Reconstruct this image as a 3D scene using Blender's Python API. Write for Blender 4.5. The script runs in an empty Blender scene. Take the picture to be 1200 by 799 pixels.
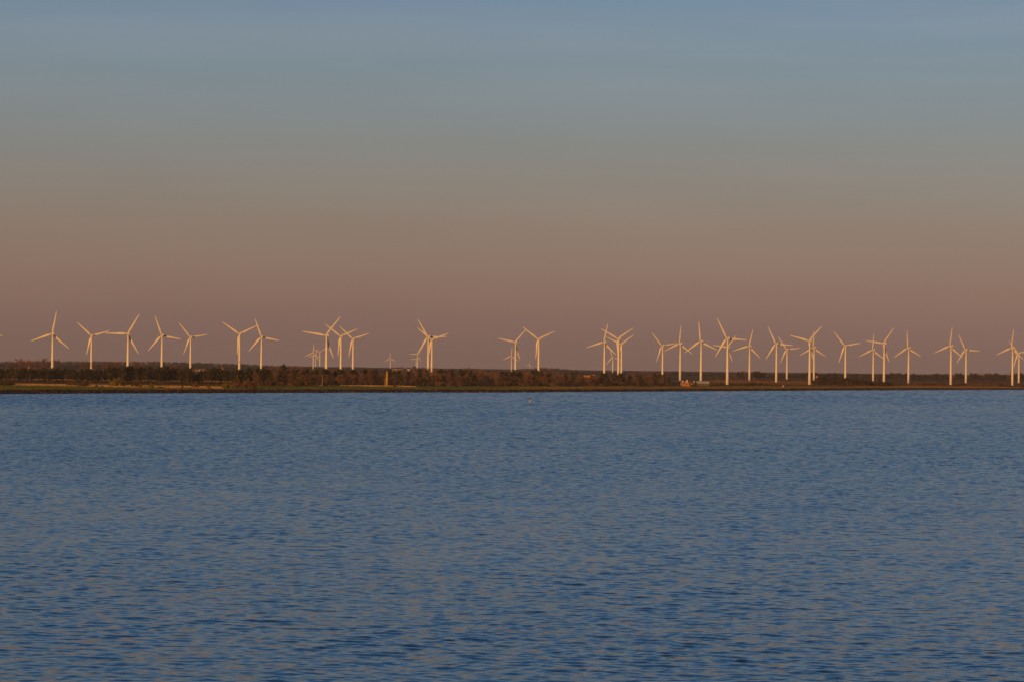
import bpy, math, random
import numpy as np
from mathutils import Vector, Matrix

# ------------------------------------------------------------------ camera, sky, sun, exposure
scene = bpy.context.scene
COL = scene.collection
F = 3333.33                       # focal length in pixels of the 1200 px wide photograph (100 mm on 36 mm)
EYE = Vector((0.0, 0.0, 22.0))
PITCH, ROLL = 0.00759, 0.0124
fwd = Vector((0, math.cos(PITCH), math.sin(PITCH)))
up0 = Vector((0, -math.sin(PITCH), math.cos(PITCH)))
right = Vector((1, 0, 0)) * math.cos(ROLL) + up0 * math.sin(ROLL)
upv = up0 * math.cos(ROLL) - Vector((1, 0, 0)) * math.sin(ROLL)
cam_data = bpy.data.cameras.new('camera')
cam = bpy.data.objects.new('camera', cam_data)
COL.objects.link(cam)
cam_data.sensor_width = 36.0
cam_data.sensor_fit = 'HORIZONTAL'
cam_data.lens = 100.0
cam_data.clip_start = 1.0
cam_data.clip_end = 60000.0
cam.matrix_world = Matrix(((right.x, upv.x, -fwd.x, EYE.x), (right.y, upv.y, -fwd.y, EYE.y),
                           (right.z, upv.z, -fwd.z, EYE.z), (0, 0, 0, 1)))
scene.camera = cam

SUN_AZ = math.radians(19.5)         # behind the camera, to its left
SUN_EL = math.radians(5.0)
sun_vec = Vector((-math.sin(SUN_AZ) * math.cos(SUN_EL), -math.cos(SUN_AZ) * math.cos(SUN_EL), math.sin(SUN_EL)))
ld = bpy.data.lights.new('sun', 'SUN')
ld.energy = 3.3
ld.color = (1.0, 0.45, 0.13)
ld.angle = math.radians(0.6)
sun = bpy.data.objects.new('sun', ld)
COL.objects.link(sun)
sun.rotation_euler = sun_vec.to_track_quat('Z', 'Y').to_euler()
sun.location = (0, -50, 200)

scene.view_settings.view_transform = 'Standard'
scene.view_settings.look = 'None'
scene.view_settings.gamma = 1.0
scene.view_settings.exposure = 0.0
scene.view_settings.use_curve_mapping = False


def lin(r, g, b):
    def c(v):
        v /= 255.0
        return v / 12.92 if v <= 0.04045 else ((v + 0.055) / 1.055) ** 2.4
    return (c(r), c(g), c(b), 1.0)


world = bpy.data.worlds.new('World')
scene.world = world
world.use_nodes = True
nt = world.node_tree
nt.nodes.clear()
N, L = nt.nodes, nt.links
out = N.new('ShaderNodeOutputWorld')
bg = N.new('ShaderNodeBackground')
bg.inputs['Strength'].default_value = 0.05
sky = N.new('ShaderNodeTexSky')
sky.sky_type = 'NISHITA'
sky.sun_disc = False
sky.sun_elevation = SUN_EL
sky.sun_rotation = math.pi + SUN_AZ
sky.air_density = 1.3
sky.dust_density = 2.0
sky.ozone_density = 2.0
tc = N.new('ShaderNodeTexCoord')
sep = N.new('ShaderNodeSeparateXYZ')
L.new(tc.outputs['Generated'], sep.inputs[0])
# faint streaks of thin cirrus disturb the height used for the twilight colours
mp = N.new('ShaderNodeMapping')
mp.inputs['Scale'].default_value = (2.2, 2.2, 46.0)
L.new(tc.outputs['Generated'], mp.inputs[0])
cn = N.new('ShaderNodeTexNoise')
cn.inputs['Scale'].default_value = 1.6
cn.inputs['Detail'].default_value = 5.0
cn.inputs['Roughness'].default_value = 0.55
L.new(mp.outputs[0], cn.inputs['Vector'])
ramp = N.new('ShaderNodeValToRGB')
zfac = N.new('ShaderNodeMath')
zfac.operation = 'MULTIPLY'
zfac.inputs[1].default_value = 2.0
L.new(sep.outputs['Z'], zfac.inputs[0])
L.new(zfac.outputs[0], ramp.inputs[0])
STOPS = [(0.000, (122, 97, 90)), (0.0104, (132, 104, 95)), (0.0224, (139, 111, 98)), (0.0374, (144, 121, 106)),
         (0.0524, (143, 129, 116)), (0.0674, (139, 135, 127)), (0.0824, (134, 139, 138)), (0.0974, (129, 142, 148)),
         (0.1124, (126, 144, 156)), (0.1274, (119, 140, 160)), (0.18, (95, 138, 172)), (0.28, (68, 121, 174)),
         (0.42, (58, 110, 168))]
ramp.color_ramp.interpolation = 'B_SPLINE'
els = ramp.color_ramp.elements
els[0].position, els[0].color = 0.0, lin(*STOPS[0][1])
els[1].position, els[1].color = 1.0, lin(*STOPS[-1][1])
for p, c in STOPS[1:]:
    e = els.new(p * 2)
    e.color = lin(*c)
# twilight colours opposite the sun, scaled up so that the background strength brings them back
sc_r = N.new('ShaderNodeVectorMath')
sc_r.operation = 'SCALE'
sc_r.inputs['Scale'].default_value = 20.0
L.new(ramp.outputs['Color'], sc_r.inputs[0])
# the band glows a little more towards the point opposite the sun, and unevenly
azg = N.new('ShaderNodeMapRange')
azg.inputs['From Min'].default_value = -0.25
azg.inputs['From Max'].default_value = 0.35
azg.inputs['To Min'].default_value = 18.4
azg.inputs['To Max'].default_value = 21.6
L.new(sep.outputs['X'], azg.inputs['Value'])
wn = N.new('ShaderNodeTexNoise')
wn.inputs['Scale'].default_value = 9.0
wn.inputs['Detail'].default_value = 3.0
wmp = N.new('ShaderNodeMapping')
wmp.inputs['Scale'].default_value = (1.0, 1.0, 5.0)
L.new(tc.outputs['Generated'], wmp.inputs[0])
L.new(wmp.outputs[0], wn.inputs['Vector'])
wr = N.new('ShaderNodeMapRange')
wr.inputs['To Min'].default_value = 0.94
wr.inputs['To Max'].default_value = 1.06
L.new(wn.outputs['Fac'], wr.inputs['Value'])
azm = N.new('ShaderNodeMath')
azm.operation = 'MULTIPLY'
L.new(azg.outputs[0], azm.inputs[0])
L.new(wr.outputs[0], azm.inputs[1])
L.new(azm.outputs[0], sc_r.inputs['Scale'])
cl = N.new('ShaderNodeMapRange')
cl.inputs['From Min'].default_value = 0.47
cl.inputs['From Max'].default_value = 0.78
L.new(cn.outputs['Fac'], cl.inputs['Value'])
hi = N.new('ShaderNodeMapRange')
hi.inputs['From Min'].default_value = 0.075
hi.inputs['From Max'].default_value = 0.125
L.new(sep.outputs['Z'], hi.inputs['Value'])
cm = N.new('ShaderNodeMath')
cm.operation = 'MULTIPLY'
L.new(cl.outputs[0], cm.inputs[0])
L.new(hi.outputs[0], cm.inputs[1])
cm2 = N.new('ShaderNodeMath')
cm2.operation = 'MULTIPLY'
cm2.inputs[1].default_value = 0.35
L.new(cm.outputs[0], cm2.inputs[0])
cir = N.new('ShaderNodeMix')
cir.data_type = 'RGBA'
cir.inputs['B'].default_value = (6.4, 6.5, 7.0, 1)
L.new(cm2.outputs[0], cir.inputs['Factor'])
L.new(sc_r.outputs[0], cir.inputs['A'])
# towards the sun and overhead the physical sky takes over
dot = N.new('ShaderNodeVectorMath')
dot.operation = 'DOT_PRODUCT'
dot.inputs[1].default_value = (-sun_vec.x, -sun_vec.y, 0.0)
L.new(tc.outputs['Generated'], dot.inputs[0])
side = N.new('ShaderNodeMapRange')
side.interpolation_type = 'SMOOTHSTEP'
side.inputs['From Min'].default_value = -0.2
side.inputs['From Max'].default_value = 0.5
L.new(dot.outputs['Value'], side.inputs['Value'])
hgt = N.new('ShaderNodeMapRange')
hgt.interpolation_type = 'SMOOTHSTEP'
hgt.inputs['From Min'].default_value = 0.75
hgt.inputs['From Max'].default_value = 0.40
hgt.inputs['To Min'].default_value = 0.0
hgt.inputs['To Max'].default_value = 1.0
L.new(sep.outputs['Z'], hgt.inputs['Value'])
mf = N.new('ShaderNodeMath')
mf.operation = 'MULTIPLY'
L.new(side.outputs[0], mf.inputs[0])
L.new(hgt.outputs[0], mf.inputs[1])
mx = N.new('ShaderNodeMix')
mx.data_type = 'RGBA'
L.new(mf.outputs[0], mx.inputs['Factor'])
L.new(sky.outputs[0], mx.inputs['A'])
L.new(cir.outputs['Result'], mx.inputs['B'])
L.new(mx.outputs['Result'], bg.inputs['Color'])
L.new(bg.outputs[0], out.inputs['Surface'])

scene.render.engine = 'CYCLES'
scene.cycles.max_bounces = 5
scene.cycles.diffuse_bounces = 2
scene.cycles.glossy_bounces = 3
scene.cycles.volume_bounces = 0
scene.cycles.caustics_reflective = False
scene.cycles.caustics_refractive = False

rng = random.Random(7)
nrg = np.random.default_rng(11)


# ------------------------------------------------------------------ helpers
def at(px, py, D):
    """World point at distance D (along +Y) seen at this pixel of the 1200 x 799 photograph."""
    d = fwd + right * ((px - 600.0) / F) + upv * ((399.5 - py) / F)
    return EYE + d * (D / d.y)


def horizon(px):
    return 424.8 + (px - 600.0) * ROLL


def tag(o, label=None, cat=None, group=None, kind=None):
    if label: o['label'] = label
    if cat: o['category'] = cat
    if group: o['group'] = group
    if kind: o['kind'] = kind
    return o


def empty(name, loc, rz=0.0):
    o = bpy.data.objects.new(name, None)
    o.location = loc
    o.rotation_euler = (0, 0, rz)
    o.empty_display_size = 0.5
    COL.objects.link(o)
    return o


class MB:
    def __init__(self):
        self.v, self.f, self.m = [], [], []

    def add(self, vs, fs, mat=0):
        b = len(self.v)
        self.v.extend(tuple(p) for p in vs)
        self.f.extend(tuple(b + i for i in q) for q in fs)
        self.m.extend([mat] * len(fs))

    def box(self, x0, x1, y0, y1, z0, z1, mat=0, bev=0.0):
        if bev <= 0:
            vs = [(x, y, z) for z in (z0, z1) for y in (y0, y1) for x in (x0, x1)]
            self.add(vs, [(0, 2, 3, 1), (4, 5, 7, 6), (0, 1, 5, 4), (2, 6, 7, 3), (0, 4, 6, 2), (1, 3, 7, 5)], mat)
        else:
            # octagonal section along y
            w, h = (x1 - x0), (z1 - z0)
            pts = [(x0 + bev, z0), (x1 - bev, z0), (x1, z0 + bev), (x1, z1 - bev), (x1 - bev, z1), (x0 + bev, z1), (x0, z1 - bev), (x0, z0 + bev)]
            cx, cz = (x0 + x1) / 2, (z0 + z1) / 2
            rings = []
            for y, s in ((y0, 0.8), (y0 + bev, 1.0), (y1 - bev, 1.0), (y1, 0.8)):
                rings.append([(cx + (px - cx) * s, y, cz + (pz - cz) * s) for px, pz in pts])
            self.loft(rings, mat, caps=True)

    def loft(self, rings, mat=0, caps=True):
        n = len(rings[0])
        vs = [p for r in rings for p in r]
        fs = []
        for k in range(len(rings) - 1):
            for i in range(n):
                j = (i + 1) % n
                fs.append((k * n + i, k * n + j, (k + 1) * n + j, (k + 1) * n + i))
        if caps:
            fs.append(tuple(reversed(range(n))))
            fs.append(tuple((len(rings) - 1) * n + i for i in range(n)))
        self.add(vs, fs, mat)

    def tube(self, pts, radii, n=6, mat=0, caps=False):
        rings = []
        for k, p in enumerate(pts):
            p = Vector(p)
            d = Vector(pts[min(k + 1, len(pts) - 1)]) - Vector(pts[max(k - 1, 0)])
            d.normalize()
            a = d.orthogonal().normalized() if abs(d.z) < 0.95 else Vector((1, 0, 0))
            a = (a - d * a.dot(d)).normalized()
            b = d.cross(a)
            rings.append([tuple(p + (a * math.cos(2 * math.pi * i / n) + b * math.sin(2 * math.pi * i / n)) * radii[k]) for i in range(n)])
        self.loft(rings, mat, caps)

    def mesh(self, name, mats, smooth=False):
        me = bpy.data.meshes.new(name)
        me.from_pydata(self.v, [], self.f)
        for m in (mats if isinstance(mats, (list, tuple)) else [mats]):
            me.materials.append(m)
        me.polygons.foreach_set('material_index', self.m)
        if smooth:
            me.polygons.foreach_set('use_smooth', [True] * len(self.f))
        me.update()
        return me

    def build(self, name, mats, parent=None, loc=(0, 0, 0), smooth=False):
        o = bpy.data.objects.new(name, self.mesh(name, mats, smooth))
        o.location = loc
        COL.objects.link(o)
        if parent is not None:
            o.parent = parent
        return o


def big_mesh(name, verts, quads, mats, matidx=None, smooth=False):
    me = bpy.data.meshes.new(name)
    k = quads.shape[1]
    me.vertices.add(len(verts))
    me.vertices.foreach_set('co', np.ascontiguousarray(verts, dtype=np.float32).ravel())
    me.loops.add(quads.size)
    me.loops.foreach_set('vertex_index', np.ascontiguousarray(quads, dtype=np.int32).ravel())
    me.polygons.add(len(quads))
    me.polygons.foreach_set('loop_start', np.arange(0, quads.size, k, dtype=np.int32))
    me.polygons.foreach_set('loop_total', np.full(len(quads), k, dtype=np.int32))
    for m in (mats if isinstance(mats, (list, tuple)) else [mats]):
        me.materials.append(m)
    if matidx is not None:
        me.polygons.foreach_set('material_index', np.asarray(matidx, dtype=np.int32))
    me.update(calc_edges=True)
    if smooth:
        me.polygons.foreach_set('use_smooth', np.ones(len(quads), dtype=bool))
    o = bpy.data.objects.new(name, me)
    COL.objects.link(o)
    return o


def mat(name, c1, c2, scale=1.0, rough=0.9, spec=0.2, detail=3.0, rand=0.0, coords='Object', lo=0.35, hi=0.65, mapping=None):
    """Principled material whose colour wanders between c1 and c2; rand adds a change from object to object."""
    m = bpy.data.materials.new(name)
    m.use_nodes = True
    t = m.node_tree
    b = t.nodes['Principled BSDF']
    b.inputs['Roughness'].default_value = rough
    b.inputs['Specular IOR Level'].default_value = spec
    if coords == 'World':
        g = t.nodes.new('ShaderNodeNewGeometry')
        vec = g.outputs['Position']
    else:
        g = t.nodes.new('ShaderNodeTexCoord')
        vec = g.outputs['Object']
    if mapping:
        mpn = t.nodes.new('ShaderNodeMapping')
        mpn.inputs['Scale'].default_value = mapping
        t.links.new(vec, mpn.inputs[0])
        vec = mpn.outputs[0]
    n = t.nodes.new('ShaderNodeTexNoise')
    n.inputs['Scale'].default_value = scale
    n.inputs['Detail'].default_value = detail
    t.links.new(vec, n.inputs['Vector'])
    r = t.nodes.new('ShaderNodeValToRGB')
    r.color_ramp.elements[0].position, r.color_ramp.elements[0].color = lo, (*c1, 1)
    r.color_ramp.elements[1].position, r.color_ramp.elements[1].color = hi, (*c2, 1)
    t.links.new(n.outputs['Fac'], r.inputs[0])
    col = r.outputs[0]
    if rand > 0:
        oi = t.nodes.new('ShaderNodeObjectInfo')
        mr = t.nodes.new('ShaderNodeMapRange')
        mr.inputs['To Min'].default_value = 1.0 - rand
        mr.inputs['To Max'].default_value = 1.0 + rand
        t.links.new(oi.outputs['Random'], mr.inputs['Value'])
        hs = t.nodes.new('ShaderNodeHueSaturation')
        t.links.new(mr.outputs[0], hs.inputs['Value'])
        mr2 = t.nodes.new('ShaderNodeMapRange')
        mr2.inputs['To Min'].default_value = 0.5 + 0.05 * rand
        mr2.inputs['To Max'].default_value = 0.5 - 0.05 * rand
        t.links.new(oi.outputs['Random'], mr2.inputs['Value'])
        t.links.new(mr2.outputs[0], hs.inputs['Hue'])
        t.links.new(col, hs.inputs['Color'])
        col = hs.outputs[0]
    t.links.new(col, b.inputs['Base Color'])
    return m


# ------------------------------------------------------------------ shoreline and terrain heights
SHORE_PX = np.array([-900, -300, 0, 300, 600, 750, 900, 1050, 1200, 1500, 2100], float)
SHORE_D = np.array([1330, 1500, 1667, 1880, 2113, 2292, 2511, 2767, 3017, 3350, 3800], float)
SHORE_A = (SHORE_PX - 600) / F


def shore_y(a):
    return np.interp(a, SHORE_A, SHORE_D)


PROF_D = np.array([-60, -8, 0, 10, 17, 24, 60, 190, 240, 600, 2000, 20000], float)
PROF_Z = np.array([-3.0, -0.9, 0.1, 1.9, 2.5, 2.6, 2.5, 3.0, 3.0, 3.2, 4.5, 6.0], float)


def ground(x, y):
    a = x / np.maximum(y, 1.0)
    d = y - shore_y(a)
    z = np.interp(d, PROF_D, PROF_Z)
    return z - 0.87 * (y * y) / (2 * 6.371e6)


def gz(x, y):
    return float(ground(np.array([x]), np.array([y]))[0])


def place(px, D):
    """Ground point at distance D under this pixel column."""
    p = at(px, horizon(px) + 19.0 * F / D, D)
    return Vector((p.x, p.y, gz(p.x, p.y)))


# ------------------------------------------------------------------ water
def build_water():
    m = bpy.data.materials.new('sea_water')
    m.use_nodes = True
    t = m.node_tree
    b = t.nodes['Principled BSDF']
    b.inputs['Base Color'].default_value = (0.005, 0.054, 0.128, 1)
    b.inputs['Roughness'].default_value = 0.10
    b.inputs['IOR'].default_value = 1.333
    g = t.nodes.new('ShaderNodeNewGeometry')
    acc = None
    # small wavelets: smooth slope fields added to the mesh normal
    for scl, ax, amp, det in ((0.55, 0.45, 0.07, 2.0), (1.6, 0.5, 0.20, 3.0)):
        mpn = t.nodes.new('ShaderNodeMapping')
        mpn.inputs['Scale'].default_value = (ax, 1.0, 1.0)
        mpn.inputs['Rotation'].default_value = (0, 0, 0.22)
        t.links.new(g.outputs['Position'], mpn.inputs[0])
        n = t.nodes.new('ShaderNodeTexNoise')
        n.inputs['Scale'].default_value = scl
        n.inputs['Detail'].default_value = det
        n.inputs['Roughness'].default_value = 0.6
        t.links.new(mpn.outputs[0], n.inputs['Vector'])
        s = t.nodes.new('ShaderNodeVectorMath')
        s.operation = 'SUBTRACT'
        s.inputs[1].default_value = (0.5, 0.5, 0.5)
        t.links.new(n.outputs['Color'], s.inputs[0])
        k = t.nodes.new('ShaderNodeVectorMath')
        k.operation = 'MULTIPLY'
        k.inputs[1].default_value = (amp * 1.3, amp * 2.6, 0.0)
        t.links.new(s.outputs[0], k.inputs[0])
        if acc is None:
            acc = k.outputs[0]
        else:
            ad = t.nodes.new('ShaderNodeVectorMath')
            ad.operation = 'ADD'
            t.links.new(acc, ad.inputs[0])
            t.links.new(k.outputs[0], ad.inputs[1])
            acc = ad.outputs[0]
    # gusts: wide patches of rougher and calmer water
    mpn = t.nodes.new('ShaderNodeMapping')
    mpn.inputs['Scale'].default_value = (0.005, 0.0065, 1.0)
    t.links.new(g.outputs['Position'], mpn.inputs[0])
    n = t.nodes.new('ShaderNodeTexNoise')
    n.inputs['Scale'].default_value = 1.0
    n.inputs['Detail'].default_value = 3.0
    t.links.new(mpn.outputs[0], n.inputs['Vector'])
    mr = t.nodes.new('ShaderNodeMapRange')
    mr.inputs['From Min'].default_value = 0.35
    mr.inputs['From Max'].default_value = 0.65
    mr.inputs['To Min'].default_value = 0.7
    mr.inputs['To Max'].default_value = 1.3
    t.links.new(n.outputs['Fac'], mr.inputs['Value'])
    sc = t.nodes.new('ShaderNodeVectorMath')
    sc.operation = 'SCALE'
    t.links.new(acc, sc.inputs[0])
    t.links.new(mr.outputs[0], sc.inputs['Scale'])
    ad = t.nodes.new('ShaderNodeVectorMath')
    ad.operation = 'ADD'
    t.links.new(g.outputs['Normal'], ad.inputs[0])
    t.links.new(sc.outputs[0], ad.inputs[1])
    nn = t.nodes.new('ShaderNodeVectorMath')
    nn.operation = 'NORMALIZE'
    t.links.new(ad.outputs[0], nn.inputs[0])
    t.links.new(nn.outputs[0], b.inputs['Normal'])

    # fan of real waves
    NC = 640
    ys = [165.0]
    while ys[-1] < 3150:
        ys.append(ys[-1] + 0.21 + (ys[-1] - 165) * 0.00060)
    ys = np.array(ys)
    an = np.linspace(-0.205, 0.205, NC)
    A, Y = np.meshgrid(an, ys)
    X = A * Y
    Z = np.zeros_like(X)
    cell = (0.21 + (ys - 165) * 0.00060)
    r = np.random.default_rng(5)
    nw = 96
    lam = np.exp(r.uniform(math.log(0.65), math.log(9.0), nw))
    wgt = np.exp(-(np.log(lam / 1.55) / 0.8) ** 2) + 0.22 * np.exp(-(np.log(lam / 6.0) / 0.3) ** 2)
    slope = wgt / math.sqrt((wgt ** 2).sum()) * 0.078 * math.sqrt(2)
    th = math.radians(-104) + r.normal(0, math.radians(30), nw)
    for i in range(nw):
        k = 2 * math.pi / lam[i]
        fade = np.clip((lam[i] / cell - 2.2) / 1.8, 0, 1)
        rows = np.nonzero(fade > 0)[0]
        if len(rows) == 0:
            continue
        R1 = rows[-1] + 1
        ph = k * (math.cos(th[i]) * X[:R1] + math.sin(th[i]) * Y[:R1]) + r.uniform(0, 6.28)
        Z[:R1] += (slope[i] / k * fade[:R1])[:, None] * np.sin(ph)
    # crests a little sharper than troughs, wave groups
    grp = 0.95 + 0.2 * np.sin(X * 0.071 + Y * 0.043 + 1.2) * np.sin(X * 0.029 - Y * 0.063) 
    Z *= grp
    Z = Z + 1.2 * Z * np.abs(Z)
    # far out the mesh is as coarse as the waves: choppy heights, cell by cell
    chop = np.clip((ys - 190) / 460, 0, 1) * 0.082 * cell
    rnd = r.normal(0, 1, Z.shape)
    sm = rnd.copy()
    for k in range(1, 4):
        sm += np.roll(rnd, k, axis=1)
    sm *= 0.5
    sg = lambda v: 1 / (1 + np.exp(-np.clip(v, -30, 30)))
    gust = 0.88 + 0.34 * np.exp(-((Y - 1470) / 210) ** 2) * sg(-(X + 70) / 60) + 0.22 * np.exp(-((Y - 1950) / 160) ** 2) * sg((X - 160) / 70)
    gust = gust + 0.10 * np.sin(X * 0.017 + Y * 0.0061 + 0.5) * np.sin(Y * 0.0117 - X * 0.004)
    Z = Z + sm * chop[:, None] * gust
    verts = np.stack([X, Y, Z], -1).reshape(-1, 3)
    R, C = X.shape
    idx = np.arange(R * C).reshape(R, C)
    q = np.stack([idx[:-1, :-1], idx[:-1, 1:], idx[1:, 1:], idx[1:, :-1]], -1)
    keep = (Y[:-1, :-1] < shore_y(A[:-1, :-1]) + 12)
    q = q[keep]
    # far calmer sheet just below, reaching well past the frame
    a2 = np.linspace(-0.44, 0.44, 60)
    f2 = np.array([-0.15, 0.02, 0.3, 0.7, 1.0])
    Yo = np.stack([np.where(f2[k] < 1, f2[k] * shore_y(a2), shore_y(a2) + 40) for k in range(5)])
    Xo = np.stack([a2 * np.maximum(Yo[k], 900) for k in range(5)])
    vo = np.stack([Xo, Yo, np.full_like(Xo, -0.75)], -1).reshape(-1, 3)
    io = np.arange(5 * 60).reshape(5, 60) + len(verts)
    qo = np.stack([io[:-1, :-1], io[:-1, 1:], io[1:, 1:], io[1:, :-1]], -1).reshape(-1, 4)
    o = big_mesh('water', np.concatenate([verts, vo]), np.concatenate([q, qo]), m, smooth=True)
    tag(o, 'wide rippled blue sea in front of the low shore', 'sea', kind='structure')


build_water()


# ------------------------------------------------------------------ land
def build_land():
    grass = mat('meadow_grass', (0.038, 0.042, 0.006), (0.075, 0.058, 0.012), 0.02, coords='World', mapping=(1.0, 2.2, 1.0), detail=6, lo=0.38, hi=0.62)
    bank = mat('bank_soil', (0.018, 0.013, 0.010), (0.04, 0.028, 0.018), 0.4, coords='World', detail=5)
    crest = mat('dry_crest_grass', (0.09, 0.062, 0.022), (0.16, 0.11, 0.045), 0.05, coords='World', detail=5)
    inland = mat('inland_fields', (0.035, 0.026, 0.012), (0.11, 0.07, 0.03), 0.004, coords='World', detail=6)
    an = np.linspace(-0.44, 0.44, 190)
    dd = np.array([-60, -20, -8, -3, 0, 4, 10, 17, 24, 34, 60, 95, 130, 165, 190, 240, 320, 450, 600, 900, 1300, 2000, 3000, 4500, 7000, 9000], float)
    A, Dd = np.meshgrid(an, dd)
    Y = Dd + shore_y(A)
    X = A * Y
    Z = ground(X, Y)
    r = np.random.default_rng(3)
    rough = np.interp(Dd, [0, 10, 24, 60, 190, 600], [0.05, 0.2, 0.12, 0.12, 0.25, 0.5])
    Z = Z + r.normal(0, 1, Z.shape) * rough * 0.6
    R, C = X.shape
    idx = np.arange(R * C).reshape(R, C)
    q = np.stack([idx[:-1, :-1], idx[:-1, 1:], idx[1:, 1:], idx[1:, :-1]], -1).reshape(-1, 4)
    mi = np.zeros((R - 1, C - 1), int)
    for k in range(R - 1):
        d = dd[k]
        mi[k] = 1 if d < 17 else 2 if d < 34 else 0 if d < 240 else 3
    o = big_mesh('ground', np.stack([X, Y, Z], -1).reshape(-1, 3), q, [grass, bank, crest, inland], mi.ravel(), smooth=True)
    tag(o, 'low green shore meadow with flat land behind it', 'ground', kind='structure')

    # riprap stones along the waterline
    stone = mat('shore_stone', (0.014, 0.011, 0.012), (0.13, 0.085, 0.06), 0.7, coords='World', detail=2, lo=0.45, hi=0.75)
    vs, fs = [], []
    ico = [(0, 0, 1), (0.89, 0, 0.45), (0.28, 0.85, 0.45), (-0.72, 0.53, 0.45), (-0.72, -0.53, 0.45), (0.28, -0.85, 0.45),
           (0.72, 0.53, -0.45), (-0.28, 0.85, -0.45), (-0.89, 0, -0.45), (-0.28, -0.85, -0.45), (0.72, -0.53, -0.45)]
    tri = [(0, 1, 2), (0, 2, 3), (0, 3, 4), (0, 4, 5), (0, 5, 1), (1, 6, 2), (2, 7, 3), (3, 8, 4), (4, 9, 5), (5, 10, 1),
           (6, 7, 2), (7, 8, 3), (8, 9, 4), (9, 10, 5), (10, 6, 1)]
    ico = np.array(ico)
    nst = 5200
    aa = nrg.uniform(-0.215, 0.215, nst)
    ds = nrg.uniform(-1.5, 15, nst)
    V, T = [], []
    for i in range(nst):
        y = float(shore_y(aa[i])) + ds[i]
        x = aa[i] * y
        z = gz(x, y)
        s = nrg.uniform(0.35, 0.85)
        j = ico * (1 + nrg.uniform(-0.25, 0.25, ico.shape)) * np.array([s, s, s * 0.75])
        V.append(j + np.array([x, y, z + 0.1]))
        T.append(np.array(tri) + 11 * i)
    o = big_mesh('shore_rocks', np.concatenate(V), np.concatenate(T), stone)
    tag(o, 'dark rough stones piled along the waterline', 'rocks', kind='stuff')


build_land()


def reeds(name, patches, material, label, cat, hgt, count):
    """Upright dry stalks: thin leaning blades. patches: (px0, px1, D0, D1, weight)."""
    W = np.array([p[4] for p in patches], float)
    jit = 3.5
    W /= W.sum()
    V, T = [], []
    b = 0
    for p, w in zip(patches, W):
        n = int(count * w)
        px = nrg.uniform(p[0], p[1], n) + nrg.normal(0, jit, n)
        D = p[2] + (p[3] - p[2]) * nrg.uniform(0, 1, n) ** 1.6
        x = (px - 600) / F * D
        y = D
        z = ground(x, y)
        h = hgt * nrg.uniform(0.65, 1.15, n)
        wd = nrg.uniform(0.10, 0.22, n) * (2.2 if name == 'undergrowth' else 1.0)
        an = nrg.uniform(-0.9, 0.9, n)
        lx, ly = nrg.normal(0, 0.16, n), nrg.normal(0, 0.16, n)
        ca, sa = np.cos(an) * wd, np.sin(an) * wd
        P = np.stack([np.stack([x - ca, y - sa, z], -1), np.stack([x + ca, y + sa, z], -1),
                      np.stack([x + ca * 0.7 + lx, y + sa * 0.7 + ly, z + h], -1), np.stack([x - ca * 0.7 + lx, y - sa * 0.7 + ly, z + h * 0.93], -1)], 1)
        V.append(P.reshape(-1, 3))
        T.append(np.arange(4 * n).reshape(n, 4) + b)
        b += 4 * n
    o = big_mesh(name, np.concatenate(V), np.concatenate(T), material)
    return tag(o, label, cat, kind='stuff')


reed_mat = mat('dry_reed', (0.24, 0.165, 0.085), (0.42, 0.29, 0.155), 0.06, coords='World', detail=4)
heath_mat = mat('heath_stalk', (0.09, 0.055, 0.025), (0.22, 0.13, 0.06), 0.02, coords='World', detail=4)
reeds('reed_bed', [(21, 88, 1892, 1975, 5), (105, 140, 1892, 1975, 3), (152, 258, 1892, 1975, 8), (-20, 330, 2330, 2420, 6),
                   (356, 482, 2165, 2205, 6)], reed_mat, 'golden dry reeds in a strip behind the green meadow', 'reeds', 0.8, 30000)
reeds('heath', [(832, 960, 3250, 3600, 8), (832, 1215, 3000, 4100, 12), (905, 1210, 2900, 3050, 5)], heath_mat,
      'brown dry heath around the feet of the right hand turbines', 'heath', 0.7, 26000)


green_mat = mat('grass_blade', (0.034, 0.074, 0.006), (0.105, 0.122, 0.018), 0.025, coords='World', detail=6, mapping=(0.4, 2.5, 1.0), lo=0.36, hi=0.68)
dry_mat = mat('dry_grass_blade', (0.078, 0.074, 0.013), (0.19, 0.145, 0.040), 0.025, coords='World', detail=6, mapping=(0.4, 2.5, 1.0), lo=0.36, hi=0.66)


def sd(px, d):
    return float(shore_y((px - 600) / F)) + d


reeds('grass', [(a, a + 26, sd(a + 13, 24), sd(a + 13, 235), 1) for a in range(-60, 640, 26)], green_mat,
      'short green grass covering the left half of the shore bank', 'grass', 0.34, 36000)
reeds('grass', [(a, a + 26, sd(a + 13, 24), sd(a + 13, 235), 1) for a in range(600, 1260, 26)], dry_mat,
      'short brownish grass covering the right half of the shore bank', 'grass', 0.34, 36000)
crest_mat = mat('crest_stalk', (0.10, 0.068, 0.022), (0.22, 0.145, 0.055), 0.03, coords='World', detail=6)
reeds('dry_grass', [(a, a + 26, sd(a + 13, 15), sd(a + 13, 24), 1) for a in range(-60, 1260, 26)], crest_mat,
      'thin line of dry grass along the top of the stone bank', 'grass', 0.4, 9000)
under_mat = mat('undergrowth_stalk', (0.020, 0.016, 0.007), (0.060, 0.042, 0.018), 0.03, coords='World', detail=5)
reeds('undergrowth', [(a, a + 40, sd(a + 20, 225), 4300, 1) for a in range(-80, 1280, 40)], under_mat,
      'dark dead undergrowth covering the ground below the woods', 'undergrowth', 0.75, 70000)


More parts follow.
